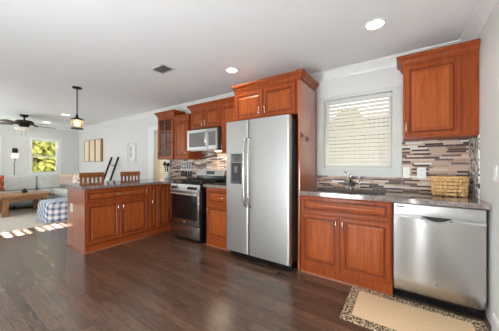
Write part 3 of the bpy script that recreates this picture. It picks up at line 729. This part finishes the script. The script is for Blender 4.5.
def plate(fr, a, z, w, h, label, cat, kind, h0=.0):
    r = thing('wall_outlet' if kind == 'outlet' else 'light_switch', fr.p(a, z, h0), label, cat)
    b = B(); rings(b, fr, a - w / 2, a + w / 2, z - h / 2, z + h / 2, [(0, h0 + .0005), (0, h0 + .005), (.003, h0 + .007)]); b.build('cover_plate', M['whiteplastic'], r)
    if kind == 'outlet':
        for dz in (-.022, .022):
            b = B(); rings(b, fr, a - .015, a + .015, z + dz - .014, z + dz + .014, [(0, h0 + .0072), (0, h0 + .009), (.002, h0 + .0095)]); b.build('socket', M['white'], r)
    else:
        b = B(); rings(b, fr, a - .012, a + .012, z - .03, z + .03, [(0, h0 + .0072), (0, h0 + .010), (.002, h0 + .012)]); b.build('rocker', M['white'], r)
    return r
plate(FN, .038 - XW, 1.122, .062, .118, 'slim white switch plate on the tile against the window casing', 'switch', 'switch', .011)
plate(FN, .172 - XW, 1.122, .078, .118, 'white outlet plate on the tile above the basket', 'outlet', 'outlet', .011)
plate(FE, .735, 1.15, .074, .118, 'white switch plate on the bare side wall past the countertop', 'switch', 'switch')
plate(Fr((0, -1.7962, 0), (1, 0, 0)), -4.0, .58, .074, .118, 'white outlet plate on the peninsula end panel', 'outlet', 'outlet')

def hook(y, z, label):
    r = thing('wall_hook', (-.96, y, z), label, 'hook')
    B().box(-.9597, -.953, y - .011, y + .011, z - .03, z + .03, .003).build('back_plate', M['blackm'], r)
    B().tube([(-.953, y, z + .01), (-.935, y, z - .005), (-.930, y, z - .02), (-.937, y, z - .03), (-.946, y, z - .022)], .004, 8).build('prong', M['blackm'], r)
hook(-.405, 1.52, 'black hook on the middle of the fridge end panel')
hook(-.600, 1.555, 'black hook at the front edge of the fridge end panel')

# mat in front of the sink
r = thing('kitchen_mat', (.05, -.9, 0), 'tan jute mat with leopard-print border in front of the dishwasher', 'mat')
B().box(-.335, .44, -1.11, -.70, .0005, .011, .002).build('field', M['jute'], r)
b = B(); X0, X1, Y0, Y1 = -.408, .515, -1.185, -.634
for q in ((X0, X1, Y0, -1.1105), (X0, X1, -.6995, Y1), (X0, -.3355, -1.1105, -.6995), (.4405, X1, -1.1105, -.6995)): b.box(*q, .0005, .012)
b.build('border', M['leopard'], r)

# ------------------------------------------------------------------ bar stools
def stool():
    r = thing('bar_stool', (0, 0, 0), 'x', 'stool', 'wooden stools at the peninsula')
    B().box(-.20, .20, -.19, .19, .62, .655, .012).build('seat', M['stoolwood'], r)
    for sx in (-1, 1):
        for sy in (-1, 1):
            b = B(); b.tube([(sx * .165, sy * .165, .62), (sx * .205, sy * .195, 0)], [.021, .017], 10); b.build('leg', M['stoolwood'], r)
    for (p, q) in (((-.19, -.186), (.19, -.186)), ((-.19, .186), (.19, .186)), ((-.192, -.185), (-.192, .185)), ((.192, -.185), (.192, .185))):
        B().tube([(*p, .22), (*q, .22)], .012, 8).build('stretcher', M['stoolwood'], r)
    for sy in (-1, 1): B().box(-.205, -.175, sy * .18 - .018, sy * .18 + .018, .655, 1.00, .006).build('back_post', M['stoolwood'], r)
    B().box(-.215, -.172, -.205, .205, .965, 1.06, .008).build('top_rail', M['stoolwood'], r)
    B().box(-.20, -.18, -.165, .165, .70, .735, .004).build('lower_rail', M['stoolwood'], r)
    for k in range(4):
        y = -.108 + k * .072; B().box(-.197, -.183, y - .018, y + .018, .733, .99, .003).build('back_slat', M['stoolwood'], r)
    return r
def copy_tree(o, parent=None):
    c = o.copy(); C.objects.link(c); c.parent = parent
    for ch in list(o.children): copy_tree(ch, c)
    return c
s0 = stool(); s0.location = (-4.66, -1.215, 0); s0['label'] = 'wooden slat-back stool behind the outer end of the peninsula'
s1 = copy_tree(s0); s1.location = (-4.66, -.49, 0); s1['label'] = 'wooden slat-back stool behind the peninsula, nearer the yellow blind'

# ladder against the wall
r = thing('leaning_ladder', (-6.4, -.25, 0), 'dark wooden ladder leaning against the wall between the stools', 'ladder')
def lp(x, t): return Vector((x, -.50 + .472 * t, 1.42 * t))
for x in (-6.72, -6.34):
    d = lp(0, 1) - lp(0, 0); b = B(); b.tube([lp(x, .012), lp(x, .96), lp(x, 1.0)], [.026, .026, .02], 8); b.build('rail', M['bronze'], r)
for t in (.2, .48, .84): B().tube([lp(-6.70, t), lp(-6.36, t)], .014, 8).build('rung', M['stoolwood'], r)

# wall pictures
r = thing('wall_art', (-7.95, 0, 1.3), 'framed set of three cream upright panels on the living room wall', 'picture')
b = B()
for x in (-8.57, -8.165, -7.755): b.box(x, x + .014, -.04, -.001, 1.30, 1.98)
b.box(-7.334, -7.32, -.04, -.001, 1.30, 1.98); b.box(-8.556, -7.334, -.04, -.001, 1.966, 1.98); b.box(-8.556, -7.334, -.04, -.001, 1.30, 1.314)
b.build('frame', M['tanwood'], r)
for k in range(3):
    x = (-8.556, -8.151, -7.741)[k]; B().box(x, x + .30, -.03, -.002, 1.314, 1.966).build('panel', M['cream'], r)
    B().box(x + .30, (-8.165, -7.755, -7.334)[k], -.024, -.002, 1.314, 1.966).build('edge_strip', M['tanwood'], r)  # tan strip along the right edge of each panel
r = thing('framed_picture', (-5.7, 0, 1.28), 'small white framed grey print on the wall above the second stool', 'picture')
b = B(); rings(b, FN, -5.90 - XW, -5.50 - XW, 1.275, 1.775, [(0, .001), (0, .022), (.006, .024), (.026, .024), (.03, .012), (.03, .001)], hole=True, back=False); b.build('frame', M['ventwhite'], r)
B().box(-5.87, -5.53, -.010, -.002, 1.305, 1.745).build('mount', M['white'], r)
B().box(-5.80, -5.70, -.0115, -.0102, 1.40, 1.66).build('print', M['picture'], r)

# ------------------------------------------------------------------ ceiling fittings
def downlight(x, y, rad, label, e):
    r = thing('recessed_downlight', (x, y, ZC - .01), label, 'ceiling light')
    B().lathe([(rad, ZC - .0005), (rad, ZC - .006), (rad * .86, ZC - .012), (rad * .8, ZC - .006), (rad * .8, ZC - .0005)], x, y, 28).build('trim_ring', M['trim'], r)
    B().lathe([(0, ZC - .0012), (rad * .79, ZC - .0012), (rad * .79, ZC - .006), (0, ZC - .008)], x, y, 28).build('lens', M['lamp'], r)
    l = bpy.data.lights.new('downlight_lamp', 'AREA'); l.shape = 'DISK'; l.size = rad * 1.5; l.energy = e; l.color = (1, .96, .9); l.spread = R(150)
    o = bpy.data.objects.new('downlight_lamp', l); C.objects.link(o); o.location = (x, y, ZC - .016)
downlight(-1.813, -.784, .085, 'round recessed ceiling light in front of the fridge cabinet', 3.5)
downlight(-.195, -.826, .085, 'round recessed ceiling light above the sink', 3.5)
downlight(-8.41, -1.0, .10, 'round recessed ceiling light beyond the fan, by the far window wall', 3.5)
downlight(-6.77, -1.05, .10, 'round recessed ceiling light between the pendant and the fan', 3.5)
r = thing('ceiling_vent', (-2.525, -1.305, ZC), 'small grey louvred air vent in the kitchen ceiling', 'vent')
b = B(); vx0, vx1, vy0, vy1 = -2.66, -2.39, -1.40, -1.21
for q in ((vx0, vx1, vy0, vy0 + .02), (vx0, vx1, vy1 - .02, vy1), (vx0, vx0 + .02, vy0 + .02, vy1 - .02), (vx1 - .02, vx1, vy0 + .02, vy1 - .02)): b.box(*q, ZC - .008, ZC - .0005)
b.build('frame', M['ventwhite'], r)
b = B(); b.box(vx0 + .021, vx1 - .021, vy0 + .021, vy1 - .021, ZC - .002, ZC - .0005); b.build('duct', M['darkgrey'], r)
b = B()
for k in range(8):
    y = vy0 + .033 + k * .0185; b.box(vx0 + .021, vx1 - .021, y - .006, y + .006, ZC - .0065, ZC - .0045, rot=Matrix.Rotation(R(35), 3, 'X'))
b.build('louvres', M['vent'], r)

# pendant
px_, py_ = -4.25, -1.65
r = thing('pendant_lamp', (px_, py_, 1.77), 'black pendant lamp with a lit glass lantern above the peninsula', 'pendant lamp')
B().lathe([(0, ZC - .0005), (.066, ZC - .0005), (.066, ZC - .012), (.05, ZC - .022), (.012, ZC - .03), (0, ZC - .03)], px_, py_).build('canopy', M['bronze'], r)
B().tube([(px_, py_, ZC - .03), (px_, py_, 2.0)], .0075, 10).build('rod', M['bronze'], r)
B().lathe([(0, 2.005), (.016, 2.0), (.02, 1.96), (.05, 1.945), (.088, 1.928), (.088, 1.918), (0, 1.918)], px_, py_).build('cap', M['bronze'], r)
b = B()
for k in range(4):
    t = 2 * math.pi * k / 4 + .4; x, y = px_ + .081 * math.cos(t), py_ + .081 * math.sin(t); b.tube([(x, y, 1.918), (x, y, 1.782)], .003, 6)
b.lathe([(.076, 1.782), (.086, 1.782), (.086, 1.774), (.076, 1.774), (.076, 1.782)], px_, py_); b.build('cage', M['bronze'], r)
sg, nt_, pb_ = newmat('seeded_glass'); pb_.inputs['Base Color'].default_value = lin((236, 228, 214)); pb_.inputs['Roughness'].default_value = .3
tr_ = N(nt_, 'ShaderNodeBsdfTransparent'); tl_ = N(nt_, 'ShaderNodeBsdfTranslucent'); tl_.inputs['Color'].default_value = lin((246, 236, 220))
m1 = N(nt_, 'ShaderNodeMixShader'); m1.inputs[0].default_value = .6; nt_.links.new(pb_.outputs[0], m1.inputs[1]); nt_.links.new(tl_.outputs[0], m1.inputs[2])
m2 = N(nt_, 'ShaderNodeMixShader'); nt_.links.new(math_(nt_, 'ADD', math_(nt_, 'MULTIPLY', noise(nt_, coords(nt_), 60), .4), .25), m2.inputs[0])
nt_.links.new(tr_.outputs[0], m2.inputs[1]); nt_.links.new(m1.outputs[0], m2.inputs[2]); nt_.links.new(m2.outputs[0], nt_.nodes['Material Output'].inputs['Surface'])
B().lathe([(.074, 1.917), (.074, 1.785), (.072, 1.785), (.072, 1.917)], px_, py_).build('glass_shade', sg, r)
B().lathe([(0, 1.915), (.012, 1.91), (.014, 1.885), (.03, 1.86), (.03, 1.84), (.016, 1.82), (0, 1.816)], px_, py_, 16).build('bulb', M['bulb'], r)

# fan
fx, fy = -7.68, -1.605
r = thing('ceiling_fan', (fx, fy, 2.0), 'dark five-blade ceiling fan with a glass light bowl in the living area', 'ceiling fan')
B().lathe([(0, ZC - .0005), (.085, ZC - .0005), (.08, ZC - .03), (.04, ZC - .06), (0, ZC - .06)], fx, fy).build('canopy', M['bronze'], r)
B().tube([(fx, fy, ZC - .06), (fx, fy, 2.30)], .016, 10).build('downrod', M['bronze'], r)
B().lathe([(0, 2.305), (.06, 2.30), (.14, 2.29), (.18, 2.25), (.175, 2.205), (.11, 2.18), (.08, 2.15), (.08, 2.125), (0, 2.125)], fx, fy, 28).build('motor_housing', M['bronze'], r)
for k in range(5):
    t = R(100 + 72 * k); u = Vector((math.cos(t), math.sin(t), 0)); w = Vector((-math.sin(t), math.cos(t), 0)); o = Vector((fx, fy, 2.195))
    b = B(); out = [(.21, .05), (.30, .068), (.55, .074), (.61, .06), (.635, .02)]
    pts = [(a, c) for a, c in out] + [(a, -c) for a, c in reversed(out)]
    v = [o + u * a + w * c + Vector((0, 0, c * .2)) for a, c in pts]; nn = len(v)
    b.quads(v + [p - Vector((0, 0, .008)) for p in v], [tuple(range(nn)), tuple(range(2 * nn - 1, nn - 1, -1))] + [(i, (i + 1) % nn, nn + (i + 1) % nn, nn + i) for i in range(nn)])
    bl = b.build('blade', M['blade'], r)
    b = B(); b.tube([o + u * .16 + Vector((0, 0, .015)), o + u * .20, o + u * .26 - Vector((0, 0, .012))], [.014, .018, .022], 8); b.build('blade_arm', M['bronze'], bl)
B().lathe([(.09, 2.124), (.185, 2.115), (.18, 2.08), (.14, 2.05), (.06, 2.035), (0, 2.03)], fx, fy, 28).build('light_bowl', M['fanshade'], r)
for dx, L in ((.02, .12), (-.05, .13)):
    B().tube([(fx, fy + dx, 2.03), (fx, fy + dx, 2.03 - L)], .0025, 6).build('pull_chain', M['bronze'], r)

# ------------------------------------------------------------------ living area
single('area_rug', B().box(-8.75, -5.87, -3.2, -.95, .0005, .012, .003), M['rug'], 'large pale beige rug under the coffee table and ottoman', 'rug')
r = thing('sectional_sofa', (-8.4, -1.2, 0), 'light grey L-shaped sofa along the far window wall', 'sofa')
B().box(-9.02, -8.36, -3.15, -.06, .13, .33, .03).build('base', M['sofa'], r)
B().box(-8.35, -7.35, -.86, -.06, .13, .33, .03).build('chaise_base', M['sofa'], r)
B().box(-9.04, -8.82, -3.15, -.06, .33, .82, .06).build('back', M['sofa'], r)
B().box(-8.81, -7.35, -.24, -.06, .33, .80, .06).build('side_back', M['sofa'], r)
for (y0, y1) in ((-3.1, -2.52), (-2.51, -1.94), (-1.93, -1.20), (-1.19, -.26)):
    B().box(-8.80, -8.33, y0, y1, .33, .50, .05, seg=3).build('seat_cushion', M['sofa'], r)
B().box(-8.32, -7.32, -.88, -.26, .33, .50, .05, seg=3).build('seat_cushion', M['sofa'], r)
for (y0, y1) in ((-3.1, -2.52), (-2.51, -1.83), (-1.82, -1.17), (-1.16, -.52)):
    B().box(-8.82, -8.60, y0, y1, .50, .915, .07, seg=3, rot=Matrix.Rotation(R(-6), 3, 'Y')).build('back_cushion', M['sofa'], r)
for (x, y) in ((-8.95, -3.05), (-8.42, -3.05), (-8.42, -.98), (-8.95, -.15), (-7.45, -.78), (-7.45, -.15)):
    B().box(x - .03, x + .03, y - .03, y + .03, .0125 if y < -.95 and x > -8.75 else 0, .13).build('leg', M['sofaleg'], r)
def pillow(name, c, w, h, d, yaw, tilt, mat, label):
    b = B(); n = 14; vs_, fs = [], []
    rot = Matrix.Rotation(yaw, 3, 'Z') @ Matrix.Rotation(tilt, 3, 'X')
    for s in (1, -1):
        for i in range(n + 1):
            for j in range(n + 1):
                u, v_ = i / n * 2 - 1, j / n * 2 - 1
                t = (max(0, (1 - u ** 4) * (1 - v_ ** 4))) ** .5; pin = 1 - .06 * (u * u + v_ * v_ - 2 * u * u * v_ * v_)
                vs_.append(Vector(c) + rot @ Vector((u * w / 2 * pin, s * d / 2 * t, v_ * h / 2 * pin)))
    m_ = (n + 1) ** 2
    for i in range(n):
        for j in range(n):
            a = i * (n + 1) + j; fs.append((a, a + 1, a + n + 2, a + n + 1)); fs.append((m_ + a, m_ + a + n + 1, m_ + a + n + 2, m_ + a + 1))
    b.quads(vs_, fs, 0, True); bmesh.ops.remove_doubles(b.bm, verts=b.bm.verts[:], dist=1e-4)
    return single(name, b, mat, label, 'pillow')
pillow('throw_pillow', (-8.33, -2.06, .74), .44, .42, .16, R(80), R(14), M['redfab'], 'rust-red patterned throw pillow on the sofa beside the floor lamp')
pillow('throw_pillow', (-8.15, -.60, .74), .46, .42, .16, R(60), R(12), M['blush'], 'pale blush throw pillow in the corner of the sofa')
pillow('throw_pillow', (-7.62, -.50, .745), .50, .44, .18, R(12), R(-16), M['floral'], 'floral throw pillow on the sofa return nearest the stools')
r = thing('coffee_table', (-7.83, -1.63, 0), 'chunky pine coffee table on the pale rug', 'coffee table')
B().box(-8.28, -7.40, -2.25, -1.16, .445, .50, .008).build('top', M['tablewood'], r)
for x in (-8.20, -7.49):
    for y in (-1.95, -1.28):
        b = B(); b.box(x - .045, x + .045, y - .045, y + .045, .13, .446, .006); b.box(x - .055, x + .055, y - .055, y + .055, .0125, .13, .01); b.build('leg', M['tablewood'], r)
b = B()
for q in ((-8.155, -7.535, -1.95, -1.93), (-8.155, -7.535, -1.30, -1.28), (-8.21, -8.19, -1.905, -1.325), (-7.50, -7.48, -1.905, -1.325)): b.box(*q, .345, .445)
b.build('apron', M['tablewood'], r)
r = thing('potted_plant', (-7.9, -1.56, .50), 'small dark green plant in a bowl on the coffee table', 'plant')
B().lathe([(0, .5005), (.045, .5005), (.065, .535), (.058, .54), (0, .53)], -7.9, -1.56, 20).build('bowl', M['blackm'], r)
b = B()
for k in range(70):
    a, e = random.uniform(0, 6.28), random.uniform(.1, 1.4); d = Vector((math.cos(a) * math.cos(e), math.sin(a) * math.cos(e), math.sin(e)))
    o = Vector((-7.9, -1.56, .535)); s_ = d.cross(Vector((0, 0, 1))).normalized() * .011; L = random.uniform(.05, .085)
    b.quads([o + d * .01, o + d * L * .6 + s_, o + d * L, o + d * L * .6 - s_], [(0, 1, 2, 3)])
b.build('foliage', M['plantleaf'], r)
# ottoman: soft cloth-covered block
b = B(); n = 28; vs_, fs = [], []
prof = [(0, .0125), (.0, .0125), (.985, .0125), (1.0, .05), (.985, .20), (.955, .34), (.92, .395), (.84, .42), (.5, .43), (0, .435)]
for q, z in prof[1:]:
    for k in range(n * 2):
        t = math.pi * k / n; ct, st = math.cos(t), math.sin(t); e = .28
        wv = 1 + .012 * math.sin(7 * t) * (1 if z < .2 else .3)
        vs_.append((-6.34 + .38 * q * wv * math.copysign(abs(ct) ** e, ct), -1.16 + .46 * q * wv * math.copysign(abs(st) ** e, st), z))
for i in range(len(prof) - 2):
    for k in range(2 * n): fs.append((i * 2 * n + k, i * 2 * n + (k + 1) % (2 * n), (i + 1) * 2 * n + (k + 1) % (2 * n), (i + 1) * 2 * n + k))
b.quads(vs_, fs, 0, True); bmesh.ops.remove_doubles(b.bm, verts=b.bm.verts[:], dist=1e-4)
single('ottoman', b, M['plaid'], 'ottoman covered in blue and white plaid cloth, beside the peninsula', 'ottoman')
# floor lamp
lx, ly = -9.06 + .0, -1.55
r = thing('floor_lamp', (-8.99, ly, 0), 'slim lamp with dark top and lit white shade beside the far window', 'lamp')
lx = -9.035 + .07
lx = -8.97
B().lathe([(.066, 1.53), (.072, 1.39), (.069, 1.39), (.063, 1.53)], lx, ly, 24).build('shade', M['shadeglow'], r)
B().lathe([(0, 1.67), (.055, 1.67), (.062, 1.535), (0, 1.535)], lx, ly, 24).build('top_cap', M['bronze'], r)
B().tube([(lx, ly, 1.535), (lx, ly, 1.30), (-9.062, ly, 1.28), (-9.066, ly, .03)], .008, 8).build('pole', M['bronze'], r)
B().lathe([(0, 0.0), (.02, 0.0), (.02, .03), (0, .034)], -9.066, ly, 20).build('base', M['bronze'], r)

# ------------------------------------------------------------------ outside the windows
single('lawn', B().box(-30, 6, -16, 12, -.6, -.5), M['grass'], 'green lawn outside the windows', 'lawn')['kind'] = 'structure'
struct('sun_block_above', B().box(XW - T, XE + T, YS - T, T, ZC + .125, 6.2), M['wall'])  # unseen block added over the house to keep sun off the sink-side garden
nb = B(); nb.box(-24, -11.2, -13, -8.6, -.5, 8.0)  # unseen house shape added to keep sun off the western trees
nb.prism([(-24.3, -13.3), (-10.9, -13.3), (-10.9, -8.3), (-24.3, -8.3)], 8.0, 8.2)
v = [(-24.3, -13.3, 8.2), (-10.9, -13.3, 8.2), (-10.9, -8.3, 8.2), (-24.3, -8.3, 8.2), (-24.3, -10.8, 10.1), (-10.9, -10.8, 10.1)]
nb.quads(v, [(0, 1, 5, 4), (2, 3, 4, 5), (1, 2, 5), (3, 0, 4)])
struct('sun_block_west', nb, M['trim'])
def tree(x, y, rad, zc, seed, label, n=1500, g=None):
    rnd = random.Random(seed); r = thing('tree', (x, y, -.5), label, 'tree', g)
    b = B(); b.tube([(x, y, -.5), (x + .05, y, zc * .5), (x, y + .05, zc + rad * .3)], [.14, .11, .05], 10)
    for k in range(6):
        a = k * 1.05; b.tube([(x, y, zc * .7), (x + math.cos(a) * rad * .7, y + math.sin(a) * rad * .7, zc + rnd.uniform(-.2, .6) * rad)], [.06, .015], 7)
    b.build('trunk', M['bark'], r)
    b = B()
    for k in range(n):
        d = Vector((rnd.gauss(0, 1), rnd.gauss(0, 1), rnd.gauss(0, .9))).normalized() * rad * rnd.uniform(.35, 1) ** .6
        o = Vector((x, y, zc)) + d; u = Vector((rnd.gauss(0, 1), rnd.gauss(0, 1), rnd.gauss(0, 1))).normalized(); w = u.orthogonal().normalized(); s_ = rnd.uniform(.11, .24)
        b.quads([o - u * s_, o + w * s_ * .55, o + u * s_, o - w * s_ * .55], [(0, 1, 2, 3)])
    b.build('foliage', M['leaf'], r); return r
fb = B()
for k in range(46): fb.box(-6 + k * .15, -5.862 + k * .15, 6.0, 6.025, -.5, 2.95)
fr_ = thing('garden_fence', (-2.6, 6, -.5), 'tan board fence glimpsed between the slats above the sink', 'fence')
fb.build('boards', wood('weathered_boards', (84, 64, 44), (112, 88, 62), (134, 106, 78)), fr_)
for z in (.1, 1.9): B().box(-6, .9, 6.026, 6.07, z, z + .09).build('rail', M['tanwood'], fr_)
for k in range(4): B().box(-5.9 + k * 2.2, -5.8 + k * 2.2, 6.071, 6.17, -.5, 2.2).build('post', M['tanwood'], fr_)
tree(-13.5, .5, 1.6, 1.6, 1, 'yellow-green tree outside the far window above the sofa', 3600)
tree(-15.0, -3.4, 1.5, 1.5, 2, 'yellow-green tree outside the far wall behind the floor lamp', 1300)
tree(-1.5, 5.2, .5, 2.55, 3, 'small green tree seen through the blind above the sink', 500)
